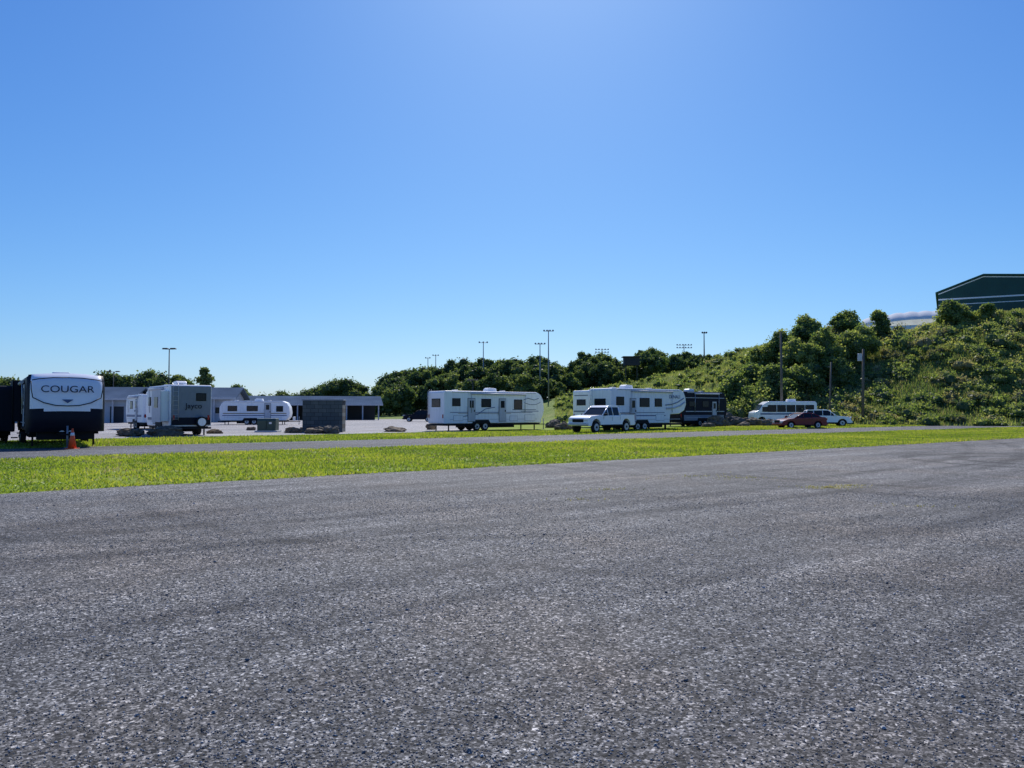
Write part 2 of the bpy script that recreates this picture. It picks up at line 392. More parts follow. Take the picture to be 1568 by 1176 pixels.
def verge(name,c0,c1,x0,x1,n,hgt):
    Q=Quads(); x=x0+(x1-x0)*rng.random(n); t=rng.random(n)
    t=np.where(rng.random(n)<.05,rng.random(n)*.02,t)
    y=c0+.77*x+t*(c1-c0)+rng.normal(size=n)*.09
    patch=np.sin(x*.9+2)*np.sin(y*.7+x*.3)+np.sin(x*2.3)*np.sin(y*2.9)*.6+.6*np.sin(x*.31+y*.17)
    worn=np.sin(x*1.1+y*1.7)*np.sin(y*.83-x*.5+1)+.5*np.sin(x*3.1+2)*np.sin(y*2.3)
    edge=np.minimum(t,1-t)
    k=(y>5)&(np.abs(x)/y<1.0)&~((worn>.75)&(rng.random(n)<.6))&~((edge<.05)&(rng.random(n)<.35))
    x=x[k];y=y[k];patch=patch[k];worn=worn[k];n=len(x)
    p=np.stack([x,y,np.zeros(n)],1); a=rng.random(n)*np.pi*2
    w=np.stack([np.cos(a),np.sin(a),0*a],1)*(.012+.0006*y)[:,None]
    h=hgt*(.5+.9*rng.random(n))*(1+.25*patch)
    tip=np.stack([rng.normal(size=n)*.03,rng.normal(size=n)*.03,h],1)
    q=np.stack([p-w,p+w,p+tip+w*.25,p+tip-w*.25],1)
    mi=((rng.random(n)<.06+.35*(worn>.55))).astype(np.int32)
    Q.add(q,np.clip(.46+.17*rng.normal(size=n)+.22*patch,0,1),mi); return Q.build(name,[M['blades'],M['weeds']])
verge('grass_verge',22.7,39,-24,60,210000,.055)
verge('grass_strip',49.6,62,-30,75,90000,.09)
Q=Quads()
for (p,d,r,n) in [(1265,16.2,.45,420),(1300,16.6,.3,120),(1130,18.5,.8,120),(930,15.8,.5,70),(1060,19,1.0,120),(890,14,.4,40),(1400,13,.5,30)]:
    cx,cy=at(p,d); n2=n
    a=rng.random(n2)*6.28; rr=r*np.abs(rng.normal(size=n2))*.6
    pp=np.stack([cx+rr*np.cos(a)*1.6,cy+rr*np.sin(a)*.8,np.full(n2,.004)],1)
    w=np.stack([np.cos(a*3),np.sin(a*3),0*a],1)*.008
    tip=np.stack([rng.normal(size=n2)*.02,rng.normal(size=n2)*.02,.015+.02*rng.random(n2)],1)
    Q.add(np.stack([pp-w,pp+w,pp+tip+w*.3,pp+tip-w*.3],1),np.clip(.7+.2*rng.normal(size=n2),0,1))
Q.build('asphalt_weeds',[M['weeds']])
# loose gravel: small faceted stones
Q=Quads(); n=130000
y=2.4+rng.random(n)**1.35*13; x=(rng.random(n)*2-1)*(y*.78+.8)
clu=np.sin(x*1.3+y*.7)+np.sin(y*2.1-x*.4)+.6*np.sin(x*4.1+1)*np.sin(y*3.7)
k=(y<22+.77*x)&(rng.random(n)<.62+.2*clu); x=x[k];y=y[k];n=len(x)
s=.0033+.004*rng.random(n)**3+.0002*y; s=np.where(rng.random(n)<.004,s*2.4,s)
c=np.stack([x,y,.004+s*.3],1); a=rng.random(n)*6.28
ux=np.stack([np.cos(a),np.sin(a),0*a],1)*s[:,None]*1.3; uy=np.stack([-np.sin(a),np.cos(a),0*a],1)*s[:,None]*.95; uz=np.stack([0*a,0*a,s*.6],1)
top=c+uz
jit=lambda v: v*(.75+.5*rng.random(n))[:,None]
p0,p1,p2,p3=c+jit(ux),c+jit(uy),c-jit(ux),c-jit(uy)
tn=np.clip(.53+.28*rng.normal(size=n),0,1)
for (a0,a1) in ((p0,p1),(p1,p2),(p2,p3),(p3,p0)):
    Q.add(np.stack([a0,a1,top+(a1-c)*.4,top+(a0-c)*.4],1),tn)
Q.add(np.stack([top+(p0-c)*.4,top+(p1-c)*.4,top+(p2-c)*.4,top+(p3-c)*.4],1),tn)
Q.build('loose_gravel',[M['pebble']])

# ------------------------------------------------------------------ hill
tab=[(420,175,240,0),(560,160,240,.3),(640,160,235,1.6),(784,140,225,3.8),(870,115,210,6.0),(950,110,200,8.2),(1000,106,190,9.6),(1050,102,178,10.6),(1100,98,165,12.3),
     (1150,95,150,13.4),(1200,93,142,14.8),(1250,92,134,15.4),(1300,90,130,15.4),(1400,87,125,14.8),(1500,85,122,16.6),(1568,84,120,17.2),(1900,84,120,18),(2600,84,125,18)]
TU=np.array([brg(t[0]) for t in tab]);TF=[t[1] for t in tab];TC=[t[2] for t in tab];TH=[t[3] for t in tab]
def hill_h(x,y):
    u=x/y; F=np.interp(u,TU,TF);C=np.interp(u,TU,TC);H=np.interp(u,TU,TH)
    t=np.clip((y-F)/(C-F),0,1); s=t*t*(3-2*t); s=.45*s+.55*t**.9
    lump=.5*np.sin(x*.22+1)*np.sin(y*.19)+.3*np.sin(x*.6+y*.33)
    return H*s+lump*np.clip(t*4,0,1)*np.clip(H/8,0,1)-.05*(t<=0)
nu,nd=170,90
vs=[];fs=[]
us=np.linspace(brg(420),brg(2600),nu)
for i,u in enumerate(us):
    F=np.interp(u,TU,TF)
    for j in range(nd):
        y=F-3+(420-F+3)*(j/(nd-1))**1.9
        vs.append((u*y,y,float(hill_h(u*y,y))))
for i in range(nu-1):
    for j in range(nd-1): fs.append((i*nd+j,(i+1)*nd+j,(i+1)*nd+j+1,i*nd+j+1))
mesh_obj('hill',vs,fs,M['hill'],smooth=True)
Q=Quads()
def bush(p,d,r,h,tone,leaf=.23,n=170,mi=0):
    x,y=at(p,d); z=float(hill_h(x,y))
    for k in range(random.randint(3,5)):
        ox,oy=random.uniform(-.6,.6)*r,random.uniform(-.6,.6)*r; s=r*random.uniform(.35,.75)
        hh=h*random.uniform(.3,.65)
        Q.leaves((x+ox,y+oy,z+hh*.8),(s,s,hh),int(n*.35),leaf,tone+.12*random.gauss(0,1),mi=mi,fill=.8)
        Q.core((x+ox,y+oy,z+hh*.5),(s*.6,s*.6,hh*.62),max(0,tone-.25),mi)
for i in range(1800):
    p=random.uniform(1085,1720)
    u=brg(p); F=np.interp(u,TU,TF);C=np.interp(u,TU,TC)
    t=random.random()**.95
    d=F-1+(C-F)*t*1.03
    patch=math.sin(p*.021+d*.13)+math.sin(p*.05-d*.21)*.7
    if patch<-.6 and random.random()<.6: continue
    big=random.random()<.15
    r=random.uniform(.4,1.3)*(1.7 if big else 1); h=r*random.uniform(.6,1.3)
    tone=.5+.17*patch+random.gauss(0,.14)+.2*(t-.4)-(.2 if big else 0)
    if p<1180 and random.random()<.4 and t>.15: continue
    w = random.random()<.25
    bush(p,d,r,h*(.6 if t>.9 else 1),min(.95,max(.1,tone)),n=int(80+80*r),mi=1 if w else 0)
for i in range(240):
    p=random.uniform(850,1130); u=brg(p); F=np.interp(u,TU,TF);C=np.interp(u,TU,TC)
    d=F+(C-F)*random.random()**.8; bush(p,d,random.uniform(.5,1.7),random.uniform(.5,1.5),random.uniform(.2,.7),leaf=.32,n=110)
for i in range(70):
    p=random.uniform(1080,1210); d=random.uniform(96,108); bush(p,d,random.uniform(1.3,2.4),random.uniform(2,4),random.uniform(.2,.6),n=320)
Q.build('hillside_shrubs',[M['bush'],M['weeds']])
Q=Quads(); n=130000
p=850+rng.random(n)*850; u=(p-784)/1178; F=np.interp(u,TU,TF);C=np.interp(u,TU,TC); y=F-1+(C-F+3)*rng.random(n)**.8; x=u*y
z=hill_h(x,y); P=np.stack([x,y,z],1); a=rng.random(n)*6.28
w=np.stack([np.cos(a),np.sin(a),0*a],1)*.05; h=(.15+.45*rng.random(n))
tip=np.stack([rng.normal(size=n)*.15,rng.normal(size=n)*.15,h],1)
tn=.55+.2*rng.normal(size=n)+.25*np.sin(x*.2)*np.sin(y*.15)
Q.add(np.stack([P-w,P+w,P+tip+w*.3,P+tip-w*.3],1),np.clip(tn,0,1),(rng.random(n)<.3).astype(np.int32)); Q.build('hillside_tall_grass',[M['bush'],M['weeds']])

# ------------------------------------------------------------------ trees
def tree(p,d,h,cr,z=None,tone=.35,nb=16,leaf=.35,dens=150,name='deciduous_tree',low=.25,mat='forest',taper=.6,bs=1.0):
    x,y=at(p,d); z=float(hill_h(x,y)) if z is None else z
    e=empty(name,(x,y,z))
    Q=Quads(); trunk(Q,(0,0,0),h,max(.1,h*.02),cr,0); Q.build('trunk',[M['bark']],e)
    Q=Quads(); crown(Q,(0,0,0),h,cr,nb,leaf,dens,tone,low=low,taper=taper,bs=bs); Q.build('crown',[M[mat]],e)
for (p,top,d,cr) in [(-30,588,150,4.2),(-10,585,150,4.2),(12,577,150,4.2),(168,566,170,4.2),(183,574,176,4.2),(199,573,171,4),(212,574,174,4.2),(228,567,175,4.6),(246,567,172,4.2),(276,571,165,3.2),(288,579,167,3),(361,589,190,3.6),(374,598,190,3.2),(430,598,215,4.2),(470,597,225,4.8),(484,594,228,4.8),(496,587,230,5.6),(515,579,228,5.8),(532,578,226,5.6),(546,584,230,4.4)]:
    h=1.6+(630-top)/1178*d; tree(p,d,h,cr,0,leaf=.42,dens=200,nb=22,tone=random.uniform(.3,.5),low=.0,taper=.5,bs=1.1)
tree(314,150,1.6+69/1178*150,2.3,0,leaf=.35,nb=22,dens=180,low=.05,tone=.5,bs=1.1,taper=.9)
for (p,d,top,cr) in [(1232,118,478,2.8),(1244,117,486,2.6),(1224,116,494,2.4),(1300,122,474,2.6),(1349,122,474,2.0),(1458,119,458,2.5),(1475,119,465,2.2),(1288,121,480,2.4),(1200,112,502,3.0),(1215,108,515,3.2),(1180,112,520,3.0),(1242,106,522,3.2),(1265,108,500,3.0),(1300,110,505,3.2),(1150,106,555,3.0),(1130,104,570,2.8),(1320,112,495,2.6),(1188,103,555,3.0),(1222,102,560,2.9),(1142,101,590,2.6),(1205,100,580,2.7),(1165,101,585,2.6),(1250,101,575,2.6),(1515,117,468,2.2),(1160,112,530,2.6),(1280,104,545,2.8)]:
    x,y=at(p,d); z=float(hill_h(x,y)); h=max(2.5,1.6+(630-top)/1178*d-z)
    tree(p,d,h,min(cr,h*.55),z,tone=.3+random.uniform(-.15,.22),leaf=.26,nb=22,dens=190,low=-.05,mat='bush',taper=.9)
prof=[(572,606),(580,584),(592,570),(610,562),(640,556),(670,555),(700,549),(740,547),(780,544),(820,541),(850,550),(862,557),(885,550),(893,532),(915,538),(940,544),(955,554),(975,541),(985,533),(1008,530),(1030,549),(1050,538),(1070,538),(1088,547),(1110,542)]
Q=Quads()
PX=[a for a,b in prof];PY=[b for a,b in prof]
def forest_tree(p,d,top,tone,dens=120):
    x,y=at(p,d); z=float(hill_h(x,y)); h=1.6+(630-top)/1178*d-z
    if h<3: return
    cr=min(h*.45,random.uniform(3.2,5.0))
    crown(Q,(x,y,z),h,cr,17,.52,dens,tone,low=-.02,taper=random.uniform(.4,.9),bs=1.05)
    Q.tube([(x,y,z-.2),(x,y,z+h*.4),(x,y,z+h*.7)],[.3,.2,.06],1)
p=576
while p<1115:
    top=np.interp(p,PX,PY)
    forest_tree(p,random.uniform(222,240),top+random.uniform(-5,7),random.uniform(.25,.6))
    p+=random.uniform(7,12)
for row,(dd,off) in enumerate([(212,14),(200,30)]):
    p=582
    while p<(1010 if row==0 else 860):
        top=np.interp(p,PX,PY)+off+random.uniform(-9,8)
        forest_tree(p,dd+random.uniform(-5,5),min(top,618),random.uniform(.2,.8),110)
        p+=random.uniform(9,16)
Q.build('forest_tree_mass',[M['forest'],M['bark']])
Q=Quads()
p=-200
while p<640:
    x,y=at(p,random.uniform(380,420)); h=random.uniform(6,11)
    crown(Q,(x,y,0),h,h*.8,8,.9,50,random.uniform(.3,.6),low=0); p+=random.uniform(6,12)
Q.build('distant_tree_line',[M['forest'],M['bark']])

# ------------------------------------------------------------------ vehicles
def wheel(parent,x,y,r,w=.24,hub='alu'):
    s=1 if y>0 else -1
    cyl('tyre',r,w,(x,y,r),M['rubber'],parent,'y',n=28,bevel=.03)
    cyl('rim',r*.62,.03,(x,y+s*(w/2+.004),r),M[hub],parent,'y',n=20)
    cyl('hub_cap',r*.2,.03,(x,y+s*(w/2+.03),r),M['black'],parent,'y',n=12)
def panel(par,W,Ln,side,a,z,w,h,mat,th=.03,name='window',bev=0):
    if side in 'RL':
        s=-1 if side=='R' else 1
        return box(name,(w,th,h),(a,s*(W/2+th/2+.002),z),mat,par,bev)
    s=-1 if side=='B' else 1
    return box(name,(th,w,h),(s*(Ln/2+th/2+.002),a,z),mat,par,bev)
def window(par,W,Ln,side,a,z,w,h):
    panel(par,W,Ln,side,a,z,w+.1,h+.1,M['black'],.025,'window_frame')
    panel(par,W,Ln,side,a,z,w,h,M['glass'],.04,'window')
def trailer(name,x,y,yaw,Ln,W=2.5,H=3.25,z0=.6,body='white',skirt=None,front='slant',feats=(),acs=(0,),axle=-.5,tongue=True,stripes=(),awning='R',ladder=True):
    e=empty(name,(x,y,0),yaw); h=Ln/2
    if front=='slant': pts=[(-h,z0),(h-.5,z0),(h-.1,z0+.7),(h,z0+1.1),(h-.08,H-.75),(h-.35,H-.25),(h-.8,H),(-h+.1,H),(-h,H-.12)]
    elif front=='gooseneck': pts=[(-h,z0),(h-2.2,z0),(h-2.1,z0+.75),(h-.9,z0+.8),(h-.25,z0+1.1),(h,z0+1.6),(h-.05,H-.7),(h-.3,H-.22),(h-.75,H),(-h+.1,H),(-h,H-.12)]
    elif front=='round': pts=[(-h+.15,z0),(h-.45,z0),(h-.1,z0+.4),(h,z0+.9),(h-.1,H-.7),(h-.4,H-.2),(h-.9,H),(-h+.7,H),(-h+.25,H-.25),(-h,H-.8),(-h,z0+.4)]
    else: pts=[(-h,z0),(h,z0),(h,H-.15),(h-.12,H),(-h+.12,H),(-h,H-.15)]
    prism('body_shell',pts,W/2,M[body],e,.07,3)
    box('chassis',(Ln-.6,W-.3,.16),(-.1,0,z0-.09),M['black'],e)
    box('underbelly_tank',(Ln*.45,W-.5,.22),(-.3,0,z0-.25),M['black'],e)
    for s in (-1,1): box('roof_rail',(Ln-1.7,.04,.06),(-.1,s*(W/2+.022),H-.1),M['lgrey'],e)
    for s in (-1,1): box('belt_moulding',(Ln-1.4,.015,.035),(-.15,s*(W/2+.009),z0+.34),M['lgrey'],e)
    if skirt:
        for sd in 'RL': panel(e,W,Ln,sd,-.2,z0+.32,Ln-.8,.58,M[skirt],.012,'skirt_panel')
    for (sd,a,z,w,hh,mt) in stripes: panel(e,W,Ln,sd,a,z,w,hh,M[mt],.008,'stripe')
    for s in (-1,1):
        for dx in (-.42,.42): wheel(e,axle+dx,s*(W/2-.14),.36)
        prism('fender',[(axle-.95,z0-.02),(axle-.75,z0+.3),(axle+.75,z0+.3),(axle+.95,z0-.02)],.02,M['black'],e,.01).location=(0,s*(W/2+.022),0)
    for f in feats:
        k=f[0]
        if k=='win': window(e,W,Ln,*f[1:])
        elif k=='door':
            _,sd,a=f; panel(e,W,Ln,sd,a,z0+1.12,.76,1.95,M['black'],.02,'door_frame'); panel(e,W,Ln,sd,a,z0+1.12,.7,1.88,M['lgrey' if body!='cream' else 'cream'],.045,'door')
            panel(e,W,Ln,sd,a,z0+1.6,.4,.6,M['glass'],.06,'door_window'); panel(e,W,Ln,sd,a+.27,z0+1.05,.06,.16,M['black'],.09,'door_handle')
            s=-1 if sd=='R' else 1
            for kk in range(2): box('entry_step',(.6,.25,.04),(a,s*(W/2+.14+.22*kk),z0-.12-.2*kk),M['black'],e)
            tube('grab_rail',[(a-.48,s*(W/2+.02),z0+.7),(a-.48,s*(W/2+.08),z0+.75),(a-.48,s*(W/2+.08),z0+1.35),(a-.48,s*(W/2+.02),z0+1.4)],.015,M['alu'],e)
        elif k=='hatch':
            _,sd,a,z,w,hh=f; panel(e,W,Ln,sd,a,z,w+.04,hh+.04,M['grey'],.012,'hatch_gasket'); panel(e,W,Ln,sd,a,z,w,hh,M[body],.022,'cargo_hatch')
        elif k=='slide':
            _,sd,a,w,dep=f; s=-1 if sd=='R' else 1
            box('slide_out',(w,dep,2.0),(a,s*(W/2+dep/2),z0+1.35),M[body],e,.03)
            box('slide_flange',(w+.12,.03,2.1),(a,s*(W/2+dep+.012),z0+1.35),M['lgrey'] if body!='char' else M['black'],e,.01)
            box('slide_window',(w*.4,.03,.7),(a,s*(W/2+dep+.04),z0+1.6),M['glass'],e)
    for a in acs: 
        prism('roof_air_conditioner',[(a-.5,H),(a+.5,H),(a+.42,H+.3),(a-.3,H+.34),(a-.5,H+.2)],.35,M['white'],e,.05)
    for a in (-h*.6,h*.35): box('roof_vent',(.4,.4,.14),(a,.4,H+.07),M['lgrey'],e,.03)
    if awning:
        s=-1 if awning=='R' else 1
        cyl('awning_roll',.075,Ln*.55,(.2,s*(W/2+.1),H-.22),M['lgrey'],e,'x',n=12)
        for a in (.2-Ln*.27,.2+Ln*.27): tube('awning_arm',[(a,s*(W/2+.1),H-.2),(a,s*(W/2+.06),z0+.9)],.025,M['alu'],e)
    if ladder:
        for yy in (-.17,.17): tube('ladder_rail',[(-h-.1,yy+1.0,z0+.4),(-h-.1,yy+1.0,H-.1),(-h+.1,yy+1.0,H+.12)],.015,M['alu'],e)
        for k in range(7): cyl('ladder_rung',.012,.34,(-h-.1,1.0,z0+.5+k*.3),M['alu'],e,'y',n=6)
    box('rear_bumper',(.12,W-.1,.12),(-h-.12,0,z0-.1),M['black'],e,.01)
    for s in (-1,1): box('tail_lamp',(.03,.12,.3),(-h-.018,s*(W/2-.2),z0+.6),M['tail'],e)
    if tongue and front!='gooseneck':
        for s in (-1,1): tube('a_frame',[(h-.9,s*.8,z0-.12),(h+1.1,0,z0-.15)],.05,M['black'],e,4)
        cyl('tongue_jack',.04,.95,(h+.95,0,.5),M['steel'],e,n=10); cyl('jack_foot',.12,.03,(h+.95,0,.02),M['steel'],e,n=10)
        for s in (-.17,.17): cyl('propane_tank',.15,.5,(h+.35,s,z0+.2),M['white'],e,n=14,bevel=.04)
    fj=h-.9
    if front=='gooseneck':
        fj=h-2.5; box('king_pin_box',(.35,.4,.7),(h-.9,0,z0+.5),M['black'],e,.03)
        for s in (-1,1): cyl('landing_leg',.06,z0+.1,(h-2.4,s*(W/2-.3),(z0+.1)/2),M['black'],e,n=8)
    for a in (-h+.6,fj):
        for s in (-1,1): box('stabiliser_jack',(.08,.08,z0-.1),(a,s*(W/2-.3),(z0-.1)/2+.01),M['black'],e)
    return e
def cap(par,W,z0,z1,x0,dep,split,mats,name='front_cap'):
    ns,ntt=24,20; vs=[];fs=[];mi=[]
    for j in range(ntt+1):
        t=j/ntt
        for i in range(ns+1):
            s=-1+2*i/ns
            pr=math.sqrt(max(0,1-max(0,(t-.25)/.75)**3.2))*(.55+.45*min(1,t/.22)**.6)
            sd=(1-abs(s)**5)**.5
            z=z0+(z1-z0)*t+.1*(1-s*s)*t
            wz=W/2*(1-.05*max(0,(t-.75)/.25)**2)
            vs.append((x0+dep*pr*(.12+.88*sd)+.02,s*wz,z))
    for j in range(ntt):
        for i in range(ns):
            a=j*(ns+1)+i; fs.append((a,a+1,a+ns+2,a+ns+1))
            t=(j+.5)/ntt; s=-1+2*(i+.5)/ns
            mi.append(1 if (t<split+.05*(s*s) ) or abs(s)>.95 else 0)
    return mesh_obj(name,vs,fs,None,par,smooth=True,mats=mats,mi=mi)
yawF=math.atan2(-.79,.61)
W=3.0
e=trailer('fifth_wheel_camper',-19.5-.61*5.0,34.2+.79*5.0,yawF+math.radians(-3),9.4,W=W,H=3.15,z0=.75,body='char',front='flat',acs=(-2.5,1.8),axle=-1.5,feats=[('win','R',1.5,2.3,1.2,.6),('door','R',3.2),('slide','R',-1.6,3.2,.35)],tongue=True,ladder=True)
cap(e,W+.04,.7,3.2,4.7,.75,.36,[M['white2'],M['char']])
text('front_lettering','COUGAR',.42,(5.5,0,2.56),(math.radians(83),0,math.radians(90)),M['char'],e,1.15)
box('front_storage_box',(.5,2.2,.4),(4.6,0,.55),M['black'],e,.03)
for s in (-1,1):
    tube('front_contour_trim',[(5.41,s*1.33,2.95),(5.48,s*1.1,3.0),(5.38,s*.55,3.07),(5.38,0,3.08)],.022,M['char'],e)
    tube('front_contour_swoosh',[(5.42,s*1.3,2.2),(5.5,s*.9,1.98),(5.53,s*.45,1.86),(5.5,0,1.84)],.022,M['char'],e)
    tube('front_contour_edge',[(5.35,s*1.37,2.9),(5.42,s*1.36,2.55),(5.44,s*1.3,2.2)],.02,M['char'],e)
prism('front_badge',[(-.22,0),(.22,0),(.0,-.16)],.01,M['teal'],e,0).location=(5.5,0,2.12)
bpy.data.objects['front_badge'].rotation_euler=(0,0,math.radians(90))
trailer('dark_cargo_trailer',-25.3-.61*3.5,37+.79*3.5,yawF,7,W=2.4,H=2.85,body='char',front='flat',acs=(),awning=None,ladder=False,feats=[('win','R',1,2,.8,.5)])
yawB=math.atan2(.79,-.61)
rc=Vector((-22.2,50))+Vector((.79,.61))*1.3; c=rc+Vector((-.61,.79))*3.4
e=trailer('travel_trailer',c.x,c.y,yawB,6.8,W=2.6,H=3.35,body='white',acs=(-.5,),feats=[('win','B',-.62,2.55,.55,.42),('win','L',-1,2.2,.9,.6),('door','L',.8),('win','L',2.2,2.3,.6,.5),('hatch','L',-2.6,1.1,.7,.4),('slide','L',-1.9,2.2,.5)],awning='L',
  stripes=[('L',0,1.1,5.5,.18,'grey')])
panel(e,2.6,6.8,'B',0,1.98,2.5,2.55,M['grey'],.012,'rear_panel')
panel(e,2.6,6.8,'B',0,.95,2.45,.5,M['char'],.02,'rear_lower_panel')
text('rear_lettering','Jayco',.5,(-3.45,-.15,1.95),(math.radians(90),0,math.radians(-90)),M['char'],e)
cyl('spare_tyre',.36,.22,(-3.62,-.6,.9),M['rubber'],e,'x',n=24,bevel=.03); cyl('spare_cover',.26,.03,(-3.745,-.6,.9),M['white'],e,'x',n=20)
x,y=at(212,68); trailer('travel_trailer',x-.5,y+3,yawB,7,W=2.5,H=3.1,body='white',acs=(-1,),feats=[('win','B',0,2.2,1.2,.5),('win','L',1,2.2,.9,.6),('door','L',-1)],stripes=[('B',0,1.2,2.3,.2,'teal'),('L',0,1.2,6,.2,'teal')],awning='L',ladder=False)
x,y=at(389,93); e=trailer('caravan_trailer',x,y+1,math.radians(8),8.2,W=2.4,H=2.85,z0=.5,body='white',front='round',acs=(.3,),feats=[('win','R',-2.6,1.95,1.0,.55),('win','R',-.3,1.95,1.2,.55),('win','R',2.9,1.9,.7,.6),('door','R',1.5)],stripes=[('R',0,1.35,7.4,.12,'tan'),('R',0,1.1,7.5,.1,'teal')],awning=None)
trailer('travel_trailer',-2.06,66.17,A,10.5,W=2.5,H=3.28,body='white',acs=(.2,),axle=-1.6,awning='R',
 feats=[('win','R',-4.1,2.35,.7,.55),('door','R',-2.6),('win','R',-1.1,2.3,.9,.6),('door','R',.6),('win','R',2.3,2.2,.8,.75),('hatch','R',3.6,1.05,1.1,.5),('hatch','R',-3.9,1.05,.9,.4),('hatch','R',1.8,1.0,.8,.4),('win','B',0,2.3,1.2,.6)],
 stripes=[('R',-.4,1.52,8.6,.05,'teal'),('R',-1.2,1.42,5.5,.04,'tan'),('R',3.0,1.75,2.6,.06,'grey'),('R',3.6,1.62,2.0,.05,'teal')])
e=bpy.data.objects['travel_trailer.002']
tube('side_graphic',[(2.9,-1.262,2.6),(3.4,-1.262,2.75),(4.1,-1.262,2.6),(4.6,-1.262,2.75)],.03,M['grey'],e)
tube('side_graphic_swoosh',[(-3.4,-1.262,1.2),(-2.0,-1.262,1.35),(-1.2,-1.262,1.8),(-.2,-1.262,1.95)],.03,M['teal'],e)
tube('side_graphic_oval',[(3.0,-1.262,2.35),(3.6,-1.262,2.2),(4.3,-1.262,2.2),(4.8,-1.262,2.4)],.025,M['grey'],e)
trailer('travel_trailer',10.3,79.7,A,8.5,W=2.5,H=3.7,body='white',acs=(1,),feats=[('win','R',-2.5,2.3,1,.6),('win','B',0,2.5,1.2,.5)],stripes=[('R',0,1.6,8,.12,'grey'),('B',0,1.6,2.2,.15,'grey'),('B',0,3.2,2.0,.1,'grey')],ladder=False)
trailer('fifth_wheel_trailer',10.9,65.9,A,9.3,W=2.5,H=3.5,body='white',acs=(-1.6,),axle=-1.1,front='gooseneck',
 feats=[('win','R',-3.6,2.45,.8,.6),('door','R',-2.1),('win','R',-.7,2.35,1.1,.65),('win','R',1.0,2.35,.8,.6),('hatch','R',1.2,1.1,1.0,.5),('win','B',0,2.3,1.2,.6)],
 stripes=[('R',-1.2,1.5,6.0,.06,'grey'),('R',-.7,1.25,5.2,.08,'teal')])
e=bpy.data.objects['fifth_wheel_trailer']
text('side_lettering','DENALI',.42,(3.1,-1.27,2.85),(math.radians(90),0,0),M['teal'],e)
tube('side_graphic',[(1.9,-1.262,2.15),(2.7,-1.262,2.2),(3.5,-1.262,2.4),(4.3,-1.262,2.75)],.05,M['grey'],e)
tube('side_graphic_swoosh',[(2.0,-1.262,1.85),(2.9,-1.262,1.88),(3.8,-1.262,2.08),(4.4,-1.262,2.4)],.08,M['lgrey'],e)
x,y=at(1066,84); trailer('black_toy_hauler',x,y,A,7.5,W=2.5,H=3.7,body='char',acs=(-1.2,),feats=[('win','R',0,2.4,1,.6),('door','R',1.5),('win','R',-2.3,2.4,.8,.5)],stripes=[('R',0,1.6,6.5,.08,'lgrey'),('R',0,3.05,6.5,.06,'lgrey')],skirt='grey')

